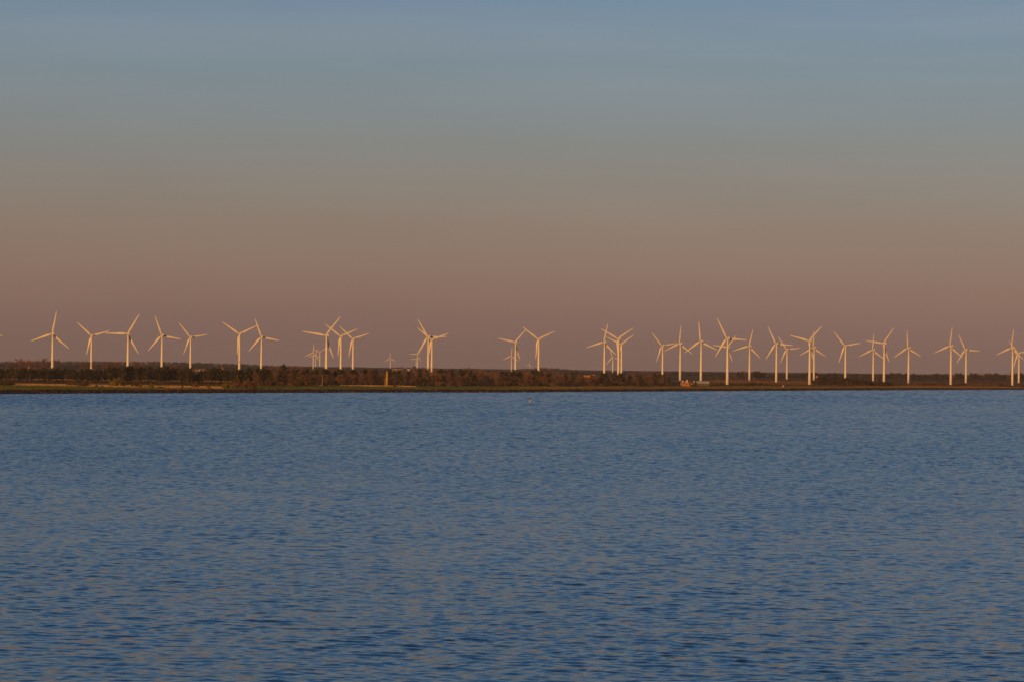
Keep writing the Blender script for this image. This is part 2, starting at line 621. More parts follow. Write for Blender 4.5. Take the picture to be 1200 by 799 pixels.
# ------------------------------------------------------------------ plants
needle = mat('pine_needles', (0.015, 0.021, 0.010), (0.062, 0.058, 0.024), 0.45, rand=0.5, rough=1.0, spec=0.05)
pbark = mat('pine_bark', (0.10, 0.055, 0.035), (0.19, 0.11, 0.07), 1.5, rand=0.2)
twig = mat('bare_twigs', (0.125, 0.070, 0.036), (0.25, 0.142, 0.070), 0.4, rand=0.35, rough=1.0, spec=0.05)
redtwig = mat('reddish_twigs', (0.15, 0.068, 0.048), (0.24, 0.112, 0.078), 0.4, rand=0.2, rough=1.0, spec=0.05)
bark = mat('grey_bark', (0.09, 0.06, 0.045), (0.18, 0.12, 0.09), 1.5, rand=0.2)
dull = mat('dull_leaf', (0.035, 0.030, 0.014), (0.085, 0.062, 0.028), 0.4, rand=0.35, rough=1.0, spec=0.05)
olive = mat('budding_leaf', (0.11, 0.085, 0.02), (0.22, 0.17, 0.04), 0.5, rand=0.2, rough=1.0, spec=0.05)
brownbush = mat('brown_bush_twig', (0.09, 0.055, 0.025), (0.18, 0.105, 0.05), 0.5, rand=0.3, rough=1.0, spec=0.05)
darkbush = mat('dark_bush_twig', (0.035, 0.024, 0.014), (0.085, 0.055, 0.03), 0.5, rand=0.3, rough=1.0, spec=0.05)


def rvec(r):
    while True:
        v = Vector((r.uniform(-1, 1), r.uniform(-1, 1), r.uniform(-1, 1)))
        if 0.05 < v.length < 1:
            return v.normalized()


def tuft(mb, c, r, size, n, rad, squash=0.7):
    for _ in range(n):
        p = Vector(c) + Vector([a * b for a, b in zip(rvec(r) * (rad * r.uniform(0.25, 1) ** 0.6), (1, 1, squash))])
        u, w = rvec(r), rvec(r)
        s = size * r.uniform(0.6, 1.3)
        mb.add([p - u * s * 0.5, p + u * s * 0.5, p + w * s * 0.9], [(0, 1, 2)])


def pine_meshes(seed, H, W, clear):
    r = random.Random(seed)
    t = MB()
    lx, ly = r.uniform(-0.5, 0.5), r.uniform(-0.3, 0.3)
    pts = [(lx * k * k, ly * k * k, H * 0.93 * k) for k in (0, 0.25, 0.5, 0.75, 1.0)]
    t.tube(pts, [0.26, 0.22, 0.17, 0.11, 0.05], 6)
    c = MB()
    nb = 30
    for i in range(nb):
        k = i / (nb - 1)
        z = H * (clear + (1 - clear) * (k ** 0.9)) - 0.3
        prof = math.sin(math.pi * min(1.0, 0.20 + 0.80 * k)) ** 0.7 if k < 0.97 else 0.15
        rad = W * 0.5 * (max(prof, 0.62) if k < 0.5 else prof) * r.uniform(0.35, 1.05)
        a = r.uniform(0, 6.28)
        q = z / (H * 0.93)
        base = Vector((lx * q * q, ly * q * q, z - 0.35))
        tip = Vector((base.x + rad * math.cos(a), base.y + rad * math.sin(a), z + r.uniform(0, 0.5)))
        t.tube([base, base.lerp(tip, 0.9)], [0.07, 0.02], 3)
        tuft(c, tip, r, 0.68, 26, 1.25 * r.uniform(0.75, 1.2))
        tuft(c, base.lerp(tip, 0.5), r, 0.6, 9, 0.95)
    return t.mesh('pine_trunk', pbark, True), c.mesh('pine_crown', needle)


def bare_meshes(seed, H, W, tm, low=0.18, dens=1.0):
    r = random.Random(seed)
    t, c = MB(), MB()
    t.tube([(0, 0, 0), (r.uniform(-.2, .2), r.uniform(-.2, .2), H * .4), (r.uniform(-.5, .5), r.uniform(-.4, .4), H * .92)], [0.24, 0.15, 0.03], 6)
    for i in range(17):
        k = r.uniform(low, 0.85)
        a = r.uniform(0, 6.28)
        b = Vector((0, 0, H * k))
        ln = (W * 0.5) * r.uniform(0.7, 1.15) * (1.1 - 0.45 * k)
        rise = H * r.uniform(0.10, 0.28) * (1.15 - 0.5 * k)
        e = b + Vector((ln * math.cos(a), ln * math.sin(a), rise))
        if e.z > H: e.z = H
        mid = b.lerp(e, 0.5) + Vector((0, 0, -0.15))
        t.tube([b, mid, e], [0.09, 0.06, 0.02], 3)
        for j in range(int(11 * dens)):
            s = b.lerp(e, r.uniform(0.25, 1.0))
            d = (Vector((math.cos(a), math.sin(a), 0.3)) * 0.5 + rvec(r) + Vector((0, 0, 0.7))).normalized()
            tip = s + d * r.uniform(0.7, 1.6)
            tip.z = min(tip.z, H * 1.05)
            w = rvec(r) * 0.035
            c.add([s - w, s + w, tip], [(0, 1, 2)])
            for _ in range(5):
                s2 = s.lerp(tip, r.uniform(0.3, 1))
                d2 = (d + rvec(r) * 0.9).normalized()
                t2 = s2 + d2 * r.uniform(0.4, 0.95)
                w2 = rvec(r) * 0.045
                c.add([s2 - w2, s2 + w2, t2], [(0, 1, 2)])
    return t.mesh('bare_trunk', bark, True), c.mesh('bare_crown', tm)


def round_meshes(seed, H, W, lm):
    r = random.Random(seed)
    t, c = MB(), MB()
    t.tube([(0, 0, 0), (r.uniform(-.2, .2), 0, H * .4), (r.uniform(-.4, .4), 0, H * .85)], [0.3, 0.2, 0.05], 6)
    for i in range(40):
        v = rvec(r)
        v = Vector((v.x * W * 0.42, v.y * W * 0.42, v.z * H * 0.36)) * r.uniform(0.55, 1.05)
        p = Vector((0, 0, H * 0.58)) + v
        tuft(c, p, r, 0.7, 22, 1.25 * r.uniform(0.7, 1.2), 0.85)
        if i % 4 == 0:
            t.tube([(0, 0, H * .35), p], [0.08, 0.02], 3)
    return t.mesh('round_trunk', bark, True), c.mesh('round_crown', lm)


def shrub_meshes(seed, H, W, lm):
    r = random.Random(seed)
    t, c = MB(), MB()
    for i in range(7):
        a = r.uniform(0, 6.28)
        t.tube([(0, 0, 0), (W * .25 * math.cos(a), W * .25 * math.sin(a), H * .6)], [0.06, 0.02], 3)
    for i in range(34):
        a = r.uniform(0, 6.28)
        k = r.uniform(0, 1) ** 0.5
        x, y = W * .46 * k * math.cos(a), W * .46 * k * math.sin(a)
        top = H * math.sqrt(max(0.05, 1 - k * k * 0.92))
        tuft(c, (x, y, top * r.uniform(0.25, 0.9)), r, 0.42, 26, 0.62, 0.8)
    return t.mesh('shrub_stems', bark, True), c.mesh('shrub_foliage', lm)


PINES = [pine_meshes(100 + i, 12.0, 6.6 + 0.6 * (i % 3), 0.18 + 0.04 * (i % 4)) for i in range(7)]
BARES = [bare_meshes(200 + i, 11.0, 6.5, twig, 0.08, 1.15) for i in range(6)]
REDS = [bare_meshes(250 + i, 13.0, 7.5, redtwig, 0.12, 1.4) for i in range(4)]
ROUNDS = [round_meshes(300 + i, 11.0, 9.5, dull) for i in range(5)]
OLIVES = [shrub_meshes(400 + i, 3.2, 5.0, olive) for i in range(3)]
BROWNS = [shrub_meshes(420 + i, 3.2, 5.0, brownbush) for i in range(3)]
DARKS = [shrub_meshes(440 + i, 3.2, 5.0, darkbush) for i in range(3)]


def plant(name, parts, pnames, loc, scale, label, cat, group=None):
    root = empty(name, loc, rng.uniform(0, 6.28))
    root.scale = scale
    tag(root, label, cat, group)
    for me, pn in zip(parts, pnames):
        o = bpy.data.objects.new(pn, me)
        COL.objects.link(o)
        o.parent = root
    return root


TC = ('trunk', 'crown')
SF = ('stems', 'foliage')


def tree_top(px, top_y, D, parts, baseH, name, label, cat='tree', group=None, wide=1.0):
    """A tree at this column and distance whose crown reaches the row top_y of the photograph."""
    p = place(px, D)
    z1 = at(px, top_y, D).z
    s = max(0.3, (z1 - p.z) / baseH)
    w = s * wide * rng.uniform(0.9, 1.12)
    return plant(name, parts, TC, p, (w, w, s), label, cat, group)


FEET = [(60.5, 434), (106.5, 436.6), (148.8, 429.5), (189, 430.2), (222, 431.3), (279.5, 432.8), (305.5, 432.3), (380.7, 432.5), (398.2, 433.2), (412.5, 433.2),
        (602.7, 437), (629.9, 437.2), (706.6, 436.8), (723.2, 438.6), (727.2, 437), (774.8, 438.2)]


def curve(pts):
    xs, ys = [a for a, b in pts], [b for a, b in pts]
    return lambda x: float(np.interp(x, xs, ys))


# the dark pine belt on the left
belt_top = curve([(-20, 431.5), (20, 431.5), (50, 431), (90, 433.5), (120, 432), (150, 429.5), (190, 430.5), (215, 431.5), (228, 438), (233, 436), (245, 431.5), (280, 432.5), (330, 432)])
px = -14.0
while px < 318:
    if not 225 < px < 233:
        tree_top(px, belt_top(px) + rng.uniform(-1.3, 2.6), 2190 + rng.uniform(-15, 25), rng.choice(PINES), 12.0, 'pine_tree',
                 'dark pine standing in the dense belt of pines behind the reed strip', 'tree', 'dark pines in the belt behind the reeds')
    px += rng.uniform(4.0, 6.2)
px = -12.0
while px < 318:
    if not 224 < px < 234:
        tree_top(px, belt_top(px) + rng.uniform(0.2, 3.0), 2260 + rng.uniform(-15, 40), rng.choice(PINES), 12.0, 'pine_tree',
                 'dark pine standing in the dense belt of pines behind the reed strip', 'tree', 'dark pines in the belt behind the reeds')
    px += rng.uniform(5.5, 8.5)

for px, ty in ((225, 436.5), (227.5, 440.5), (230.5, 439.8), (233, 438)):
    tree_top(px, ty, 2200, rng.choice(PINES), 12.0, 'pine_tree', 'short dark pine in the low gap of the pine belt', 'tree', 'short pines in the gap of the belt', 1.5)

for px, ty in FEET:
    D = 2185 if px < 330 else float(np.interp(px, [300, 450, 600, 780], [2075, 2190, 2350, 2615])) + 60
    for o_px in (-1.2, 1.4):
        tree_top(px + o_px, ty + rng.uniform(-0.1, 0.8), D + rng.uniform(-4, 8), rng.choice(PINES), 12.0, 'pine_tree', 'dark pine hiding the foot of a large turbine', 'tree', 'pines hiding the feet of turbines', 1.15)

# reddish leafless trees rising behind the pine belt
for px, ty in ((8, 426.5), (16, 424.5), (21.5, 420.5), (26, 421), (31, 422), (36, 421.5), (41, 423), (46, 421.5), (51, 420), (56, 422), (66, 421.5),
               (97, 424), (104, 424), (111, 424.5), (123, 426.5), (131, 425), (137, 424.5), (153, 425), (160, 424.5), (166, 425.5), (203, 428.5)):
    tree_top(px, ty, 2480 + rng.uniform(-30, 30), rng.choice(REDS), 13.0, 'bare_tree', 'leafless reddish tree rising behind the left pine belt', 'tree',
             'reddish bare trees behind the pine belt', 0.95)

# the mixed wood in the middle
wood_front = curve([(300, 2075), (450, 2190), (600, 2350), (780, 2615)])
wood_top = curve([(300, 432), (350, 432), (400, 433.3), (440, 432.5), (450, 434), (480, 433), (505, 432.8), (530, 433.5), (562, 432.5), (580, 434), (600, 435.5), (620, 433.5), (650, 434.5), (680, 436), (700, 439), (715, 437), (730, 437.5), (760, 437), (784, 440)])
px = 302.0
while px < 786:
    D = wood_front(px) + 28 + rng.uniform(-12, 12)
    pine = rng.random() < (0.35 if px < 340 else 0.12 if px < 740 else 0.3)
    ty = wood_top(px) + rng.uniform(2.5, 7.0)
    if 684 < px < 700: ty = max(ty, 440.6)
    if pine:
        tree_top(px, ty, D, rng.choice(PINES), 12.0, 'pine_tree', 'dark green pine in the mixed wood along the middle of the shore', 'tree', 'pines in the middle wood')
    else:
        tree_top(px, ty, D, rng.choice(BARES), 11.0, 'bare_tree', 'leafless brown tree along the front edge of the middle wood', 'tree', 'bare brown trees on the wood edge', 1.15)
    px += rng.uniform(4.2, 6.4)
px = 300.0
while px < 784:
    D = wood_front(px) + 75 + rng.uniform(-20, 20)
    ty = wood_top(px) + rng.uniform(0, 2.6)
    if 682 < px < 701: ty = max(ty, 440.3)
    if rng.random() < (0.62 if px < 480 else 0.42):
        tree_top(px, ty, D, rng.choice(PINES), 12.0, 'pine_tree', 'dark green pine in the mixed wood along the middle of the shore', 'tree', 'pines in the middle wood')
    else:
        tree_top(px, ty, D, rng.choice(BARES), 11.0, 'bare_tree', 'leafless brown tree among the pines of the middle wood', 'tree', 'bare brown trees inside the middle wood', 1.1)
    px += rng.uniform(4.4, 6.6)
px = 303.0
while px < 776:
    D = wood_front(px) + 140 + rng.uniform(-25, 25)
    ty = wood_top(px) + rng.uniform(-1.3, 1.8)
    if 680 < px < 702: ty = max(ty, 440.0)
    if rng.random() < 0.25:
        tree_top(px, ty, D, rng.choice(PINES), 12.0, 'pine_tree', 'dark green pine in the mixed wood along the middle of the shore', 'tree', 'pines in the middle wood')
    else:
        tree_top(px, ty, D, rng.choice(BARES), 11.0, 'bare_tree', 'leafless brown tree among the pines of the middle wood', 'tree', 'bare brown trees inside the middle wood', 1.1)
    px += rng.uniform(6.0, 9.0)
for px in (680, 684, 687, 690.5, 694, 697.5, 701):
    for dd in (48, 62):
        tree_top(px + rng.uniform(-1, 1), 440.2 + rng.uniform(0, 1.0), wood_front(px) + dd, rng.choice(BARES), 11.0, 'bare_tree',
                 'leafless brown tree right in front of the ochre building', 'tree', 'bare trees before the ochre building', 1.7)
tree_top(332.5, 427.5, 2330, PINES[2], 12.0, 'pine_tree', 'green pointed conifer peeking above the wood left of the distant turbines', 'tree', None, 0.9)
for px, ty in ((318, 428.5), (324, 428.8), (343, 428.5), (347, 428), (352, 429), (357, 429.5), (363, 429.8), (386, 430), (405, 430.5), (415, 431), (426, 430.8), (433, 431.5)):
    tree_top(px, ty, 2550, rng.choice(REDS), 13.0, 'bare_tree', 'leafless tree showing pale twigs above the pines of the wood', 'tree', 'bare tree tops above the wood', 1.0)
for px, ty in ((493, 431), (499, 430), (508, 430.5), (518, 431.5), (528, 431.5), (548, 430.5), (554, 431), (612, 432), (637, 432.5), (645, 434), (740, 435.5), (752, 434.5), (760, 434), (768, 434.5), (782, 436)):
    tree_top(px, ty, wood_front(px) + 230, rng.choice(REDS), 13.0, 'bare_tree', 'leafless tree showing pale twigs above the pines of the wood', 'tree', 'bare tree tops above the wood', 1.0)

# the tree line on the right, behind the turbines
line_top = curve([(826, 438.5), (845, 438), (851, 436), (858, 437.5), (866, 434.5), (880, 434), (893, 433.8), (905, 436.5), (915, 437), (930, 436.5), (948, 436), (958, 433.5), (966, 436.5), (976, 435.8), (990, 437.5), (1010, 437.2), (1030, 436.5), (1050, 434.8), (1060, 437), (1085, 437), (1094, 435.8), (1105, 437.5), (1140, 436.8), (1160, 435), (1178, 436.5), (1200, 435.5), (1220, 436)])
line_D = curve([(826, 3800), (900, 4150), (1220, 4250)])
px = 826.0
while px < 1216:
    parts, H, nm = rng.choice([(rng.choice(ROUNDS), 11.0, 'broadleaf_tree'), (rng.choice(ROUNDS), 11.0, 'broadleaf_tree'), (rng.choice(BARES), 11.0, 'bare_tree'), (rng.choice(PINES), 12.0, 'pine_tree')])
    lab = {'broadleaf_tree': 'dull olive round tree in the tree line behind the right turbines', 'bare_tree': 'leafless tree in the tree line behind the right turbines',
           'pine_tree': 'dark pine in the tree line behind the right turbines'}[nm]
    grp = {'broadleaf_tree': 'round trees of the right tree line', 'bare_tree': 'bare trees of the right tree line', 'pine_tree': 'pines of the right tree line'}[nm]
    tree_top(px, line_top(px) + rng.uniform(-0.9, 2.4), line_D(px) + rng.uniform(-30, 30), parts, H, nm, lab, 'tree', grp, 1.15 if nm != 'pine_tree' else 1.0)
    px += rng.uniform(3.6, 5.6)
for px, ty in ((955.5, 441.5), (958.2, 441.6), (881.5, 443.2), (884, 443.5)):
    tree_top(px, ty, 3990, rng.choice(ROUNDS), 11.0, 'broadleaf_tree', 'low olive tree partly hiding a small cottage by the right tree line', 'tree', 'low trees before the cottages', 1.3)
px = 828.0
while px < 1216:
    tree_top(px, line_top(px) + rng.uniform(3.5, 7), line_D(px) - 55 + rng.uniform(-15, 15), rng.choice(ROUNDS), 11.0, 'broadleaf_tree',
             'lower dull olive tree along the front of the right tree line', 'tree', 'lower trees fronting the right tree line', 1.5)
    px += rng.uniform(5.5, 9.0)


def shrub(px, top_y, wpx, D, kind, label, group=None):
    p = place(px, D)
    z1 = at(px, top_y, D).z
    s = max(0.3, (z1 - p.z) / 3.2)
    w = wpx * D / F / 5.0
    parts = rng.choice({'olive': OLIVES, 'brown': BROWNS, 'dark': DARKS}[kind])
    return plant('shrub', parts, SF, p, (w, w * 0.9, s), label, 'shrub', group)


shrub(137, 441.5, 19, 1900, 'olive', 'tallest rounded yellow green bush standing before the pine belt')
shrub(84.5, 444, 15, 1905, 'brown', 'domed olive brown bush at the end of the long reed strip')
shrub(99, 445, 16, 1900, 'brown', 'wide brown bush touching the domed bush beside the reeds')
shrub(160, 443, 14, 1910, 'brown', 'brown bush leaning against the tallest yellow green bush')
shrub(177, 448.4, 6.5, 1880, 'olive', 'small green bush alone in front of the long reed strip')
shrub(164, 450.3, 4.5, 1875, 'olive', 'tiny low green bush at the front edge of the reeds')
shrub(213.5, 450, 2.4, 1880, 'dark', 'tiny dark tuft at the front edge of the reeds')
shrub(229, 446, 9, 1915, 'brown', 'brown bush before the gap in the pine belt')
shrub(244.5, 448.2, 4, 1890, 'brown', 'narrow brown bush standing alone in the reeds')
shrub(266, 445.5, 11, 1895, 'olive', 'bright yellow green bush at the right end of the reeds')
shrub(277, 441.8, 15, 1925, 'brown', 'tall brown bush behind the bright yellow green bush')
shrub(290, 443, 13, 1925, 'brown', 'olive brown bush right of the tall brown bush')
shrub(298, 448, 6, 1900, 'dark', 'dark low bush between the brown bushes and the wood')
shrub(113, 449.5, 5, 1885, 'olive', 'small pale green bush between two larger bushes at the reeds')
for px, ty, w in ((0, 445.5, 10), (7, 447, 9), (13, 446, 8), (18, 449, 5), (-6, 446, 10)):
    shrub(px, ty, w, 1895, 'dark', 'dark bush in the clump at the left end of the shore', 'dark bushes in the leftmost clump')
for px, ty, w, k in ((305, 445, 8, 'brown'), (313, 443, 12, 'brown'), (322, 444, 10, 'brown'), (340, 446, 7, 'brown'), (346, 444.5, 8, 'brown')):
    shrub(px, ty, w, wood_front(px) - 12, k, 'brown bush along the left foot of the middle wood', 'brown bushes at the left foot of the wood')
shrub(342, 449, 6, 2080, 'olive', 'small yellow green bush at the foot of the middle wood')
shrub(356, 438.5, 26, 2115, 'brown', 'broad russet thicket bulging out of the middle wood')
shrub(381, 449.6, 4, 2165, 'dark', 'small dark bush beside the foot of the thin pole')
for px in range(492, 784, 11):
    shrub(px + rng.uniform(-4, 4), 447 + rng.uniform(-2.5, 2.5), rng.uniform(7, 12), wood_front(px) - 6, rng.choice(['brown', 'brown', 'dark']),
          'low scrub bush along the shaded foot of the middle wood', 'scrub bushes along the foot of the wood')
for px, ty, w in ((846, 449.3, 12), (857, 448.8, 10), (868, 449, 9), (875, 448, 10), (882, 447.3, 12), (892, 448.6, 11), (898, 449.3, 8)):
    shrub(px, ty, w, 2810 + rng.uniform(-20, 20), 'dark', 'dark low scrub at the foot of the two middle right turbines', 'low scrub right of the cabins')
px = 958.0
while px < 1042:
    shrub(px, curve([(955, 443.5), (962, 440.5), (985, 441), (1000, 442.5), (1018, 444.5), (1042, 447)])(px) + rng.uniform(-0.8, 1), rng.uniform(12, 17), 2960 + rng.uniform(-20, 20), 'dark',
          'dark bush in the high thicket hiding a turbine foot', 'thicket bushes at the right')
    px += 3.6
for px in range(1020, 1215, 9):
    if abs(px - 1112) > 5 and abs(px - 1190) > 6:
        shrub(px, 448.5 + rng.uniform(-0.6, 1.2), rng.uniform(7, 11), 3160 + rng.uniform(-30, 30), rng.choice(['dark', 'brown']),
              'low brown scrub between the turbine feet on the right shore', 'low scrub on the right shore')


# ------------------------------------------------------------------ far low hills with woods
def far_land():
    hm = mat('far_hill_fields', (0.025, 0.03, 0.014), (0.06, 0.055, 0.025), 0.0025, coords='World', detail=5)
    fm = mat('far_wood_leaf', (0.024, 0.029, 0.026), (0.056, 0.055, 0.045), 0.02, coords='World', rough=1.0, spec=0.05)
    ridges = [(6900, curve([(-200, 423.5), (0, 423.3), (85, 422.8), (150, 423.3), (190, 423.2), (225, 424.5), (250, 425.2), (290, 426.2), (310, 428.5), (335, 429), (420, 431.5), (520, 432.5), (600, 434), (625, 431.3), (640, 430.8), (655, 431.5), (672, 434), (690, 435.5), (750, 436), (780, 436), (790, 435.8), (815, 435.5), (850, 437), (1000, 439), (1400, 440)])),
              (5200, curve([(-200, 428), (0, 427), (120, 427.5), (230, 428.5), (300, 431), (400, 433), (600, 436), (760, 437), (785, 436.3), (830, 437), (1000, 440), (1400, 441)]))]
    pxs = np.linspace(-400, 1600, 240)
    # gentle rise: one strip per ridge
    for D, top in ridges:
        rows = []
        for off, k in ((-900, 0.0), (-400, 0.55), (-120, 0.95), (0, 1.0), (300, 0.8), (900, 0.0)):
            ring = []
            for x in pxs:
                p = at(x, 400, D)
                zt = at(x, top(x), D).z - 8.5
                y = D + off
                xx = p.x * y / D
                g = gz(xx, y) - 0.5
                ring.append((xx, y, g + (max(zt, g) - g) * k))
            rows.append(ring)
        V = np.array(rows).reshape(-1, 3)
        idx = np.arange(len(V)).reshape(6, len(pxs))
        q = np.stack([idx[:-1, :-1], idx[:-1, 1:], idx[1:, 1:], idx[1:, :-1]], -1).reshape(-1, 4)
        o = big_mesh('hills', V, q, hm, smooth=True)
        tag(o, 'low hazy rise on the horizon behind the shore woods', 'hill', kind='structure')
    V, T = [], []
    b = 0
    for D, top in ridges:
        n = 2300 if D > 6000 else 1700
        for i in range(n):
            x = nrg.uniform(-60, 1260)
            zt = at(x, top(x), D).z
            row = nrg.uniform(0, 1)
            y = D - 380 * row
            p = at(x, 400, y)
            g = gz(p.x, y)
            zc = g + (zt - 8.5 - g) * (1 - 0.5 * row) + 1.0
            H = nrg.uniform(6.5, 9.5)
            Wd = nrg.uniform(7, 13)
            m = 26
            d = nrg.normal(0, 1, (m, 3))
            d /= np.linalg.norm(d, axis=1)[:, None]
            c = np.array([p.x, y, zc + H * 0.45]) + d * np.array([Wd * .5, Wd * .4, H * .5]) * nrg.uniform(0.6, 1, (m, 1))
            u = nrg.normal(0, 1, (m, 3)); u /= np.linalg.norm(u, axis=1)[:, None]
            w = nrg.normal(0, 1, (m, 3)); w /= np.linalg.norm(w, axis=1)[:, None]
            s = nrg.uniform(1.4, 2.8, (m, 1))
            P = np.stack([c - u * s * .5, c + u * s * .5, c + w * s], 1)
            V.append(P.reshape(-1, 3))
            T.append(np.arange(3 * m).reshape(m, 3) + b)
            b += 3 * m
    o = big_mesh('far_woods', np.concatenate(V), np.concatenate(T), fm)
    tag(o, 'hazy far woods covering the low rise on the horizon', 'woods', kind='stuff')


far_land()


# ------------------------------------------------------------------ buildings and small structures
white_wall = mat('white_wall', (0.42, 0.39, 0.36), (0.58, 0.55, 0.51), 0.5)
pink_wall = mat('warm_brick_wall', (0.38, 0.24, 0.17), (0.48, 0.31, 0.22), 0.5)
ochre_wall = mat('ochre_wall', (0.36, 0.19, 0.06), (0.48, 0.27, 0.09), 0.5)
red_roof = mat('red_tile_roof', (0.13, 0.05, 0.034), (0.20, 0.08, 0.05), 1.2)
dark_roof = mat('dark_roof', (0.05, 0.04, 0.04), (0.09, 0.07, 0.06), 1.0)
pale_roof = mat('pale_sheet_roof', (0.44, 0.42, 0.40), (0.56, 0.54, 0.51), 0.6)
navy = mat('navy_boards', (0.006, 0.016, 0.045), (0.011, 0.025, 0.062), 0.8)
glass = mat('window_glass', (0.03, 0.035, 0.04), (0.06, 0.065, 0.07), 0.3, rough=0.15, spec=0.5)
brown_board = mat('brown_boards', (0.16, 0.09, 0.055), (0.24, 0.14, 0.09), 0.8)
grey_wall = mat('grey_wall', (0.12, 0.11, 0.105), (0.19, 0.175, 0.165), 0.5)
orange_paint = mat('orange_paint', (0.38, 0.23, 0.025), (0.50, 0.31, 0.04), 0.4, rough=0.55)
orange_roof = mat('orange_roof_sheet', (0.50, 0.20, 0.04), (0.62, 0.27, 0.06), 0.7, rough=0.6)


def house(px, base_y, D, w, d, wall_h, roof_h, wallm, roofm, label, name='house', rz=0.0, gable='x', windows=2, z=None, chimney=False):
    p = at(px, base_y, D)
    root = empty(name, (p.x, p.y, z if z is not None else p.z), rz)
    tag(root, label, 'house' if name != 'barn' else 'barn')
    m = MB()
    m.box(-w / 2, w / 2, -d / 2, d / 2, -7.0 if 680 < px < 700 else -4.0, wall_h)
    e = 0.35
    r = MB()
    if gable == 'x':      # ridge runs along x, eaves face the sea
        m.add([(-w / 2, -d / 2, wall_h), (-w / 2, d / 2, wall_h), (-w / 2, 0, wall_h + roof_h)], [(0, 2, 1)])
        m.add([(w / 2, -d / 2, wall_h), (w / 2, d / 2, wall_h), (w / 2, 0, wall_h + roof_h)], [(0, 1, 2)])
        for s in (-1, 1):
            k = roof_h / (d / 2)
            ring = lambda x: [(x, s * (d / 2 + e), wall_h - k * e + 0.02), (x, 0, wall_h + roof_h + 0.02), (x, 0, wall_h + roof_h + 0.22), (x, s * (d / 2 + e), wall_h - k * e + 0.2)]
            r.loft([ring(-w / 2 - e), ring(w / 2 + e)])
    else:                 # gable end faces the sea
        m.add([(-w / 2, -d / 2, wall_h), (w / 2, -d / 2, wall_h), (0, -d / 2, wall_h + roof_h)], [(0, 1, 2)])
        m.add([(-w / 2, d / 2, wall_h), (w / 2, d / 2, wall_h), (0, d / 2, wall_h + roof_h)], [(0, 2, 1)])
        for s in (-1, 1):
            k = roof_h / (w / 2)
            ring = lambda y: [(s * (w / 2 + e), y, wall_h - k * e + 0.02), (0, y, wall_h + roof_h + 0.02), (0, y, wall_h + roof_h + 0.22), (s * (w / 2 + e), y, wall_h - k * e + 0.2)]
            r.loft([ring(-d / 2 - e), ring(d / 2 + e)])
    m.build('wall', wallm, root)
    rf = r.build('roof', roofm, root)
    if chimney:
        c = MB()
        c.box(-0.4, 0.4, -0.4, 0.4, wall_h + roof_h - 0.6, wall_h + roof_h + 1.0)
        c.build('chimney', red_roof, rf)
    for i in range(windows):
        x = -w / 2 + w * (i + 0.5) / windows
        g = MB()
        ww = min(1.1, w / windows * 0.5)
        g.box(x - ww / 2, x + ww / 2, -d / 2 - 0.05, -d / 2 + 0.02, wall_h * 0.35, wall_h * 0.8)
        g.build('window', glass, root)
    return root


# village on the rise at the left
house(226.5, 435.6, 4300, 5, 6, 2.6, 2.0, pink_wall, red_roof, 'leftmost small house with red roof seen through the gap in the pines', gable='x', chimney=True)
house(230.2, 435.4, 4350, 6, 6, 2.4, 2.2, pink_wall, red_roof, 'white walled house with long red roof behind the pine gap')
house(234.4, 435.2, 4280, 3.2, 7, 2.0, 2.0, white_wall, red_roof, 'bright white gable end beside the red roofed houses', gable='y', windows=1)
house(238, 434.8, 4500, 7, 7, 2.0, 2.4, pink_wall, red_roof, 'rightmost red roofed house of the small village group')
house(259.5, 433.4, 4300, 5, 8, 3.2, 2.6, pink_wall, dark_roof, 'pale pink gable peeking over the pines right of the village', gable='y', windows=1)
house(34, 431.2, 2700, 1.3, 3, 0.8, 0.9, white_wall, dark_roof, 'tiny white gable above the pines on the far left', gable='y', windows=1)
# village beyond the middle wood
house(462.4, 434.8, 5200, 8, 8, 4.2, 2.6, pink_wall, red_roof, 'pinkish distant house right of the lone small turbine')
house(479, 434.5, 5200, 5, 7, 4.0, 2.2, white_wall, dark_roof, 'pale distant house beside the dark silo', windows=1)
p = at(469, 434.5, 5400)
root = empty('church', p)
tag(root, 'small far church with a thin spire above the wood', 'church')
m = MB(); m.box(-5.5, 2.5, -3, 3, -3, 4.5); m.build('nave', grey_wall, root)
m = MB()
for s in (-1, 1):
    ring = lambda x: [(x, s * 3.3, 4.3), (x, 0, 6.8), (x, 0, 7.0), (x, s * 3.3, 4.5)]
    m.loft([ring(-5.8), ring(2.5)])
m.build('roof', dark_roof, root)
m = MB(); m.box(2.52, 4.7, -1.2, 1.2, -3, 7.0); m.build('tower', grey_wall, root)
m = MB(); m.add([(2.4, -1.3, 7.0), (4.8, -1.3, 7.0), (4.8, 1.3, 7.0), (2.4, 1.3, 7.0), (3.6, 0, 11.0)], [(0, 1, 4), (1, 2, 4), (2, 3, 4), (3, 0, 4), (3, 2, 1, 0)]); m.build('spire', dark_roof, root)

p = at(485.4, 435, 4600)
root = empty('silo', p)
tag(root, 'dark round topped silo block above the wood by two small turbines', 'silo')
silo_m = mat('silo_cladding', (0.06, 0.04, 0.05), (0.09, 0.06, 0.07), 0.6)
m = MB(); m.loft([[(3.0 * math.cos(a) * s, 3.0 * math.sin(a) * s, z) for a in [i * math.pi / 8 for i in range(16)]] for z, s in ((-4, 1), (7.0, 1))]); m.build('shell', silo_m, root)
m = MB(); m.loft([[(3.1 * math.cos(a) * s, 3.1 * math.sin(a) * s, z) for a in [i * math.pi / 8 for i in range(16)]] for z, s in ((7.02, 1), (8.2, 0.7), (8.8, 0.15))]); m.build('dome', silo_m, root)

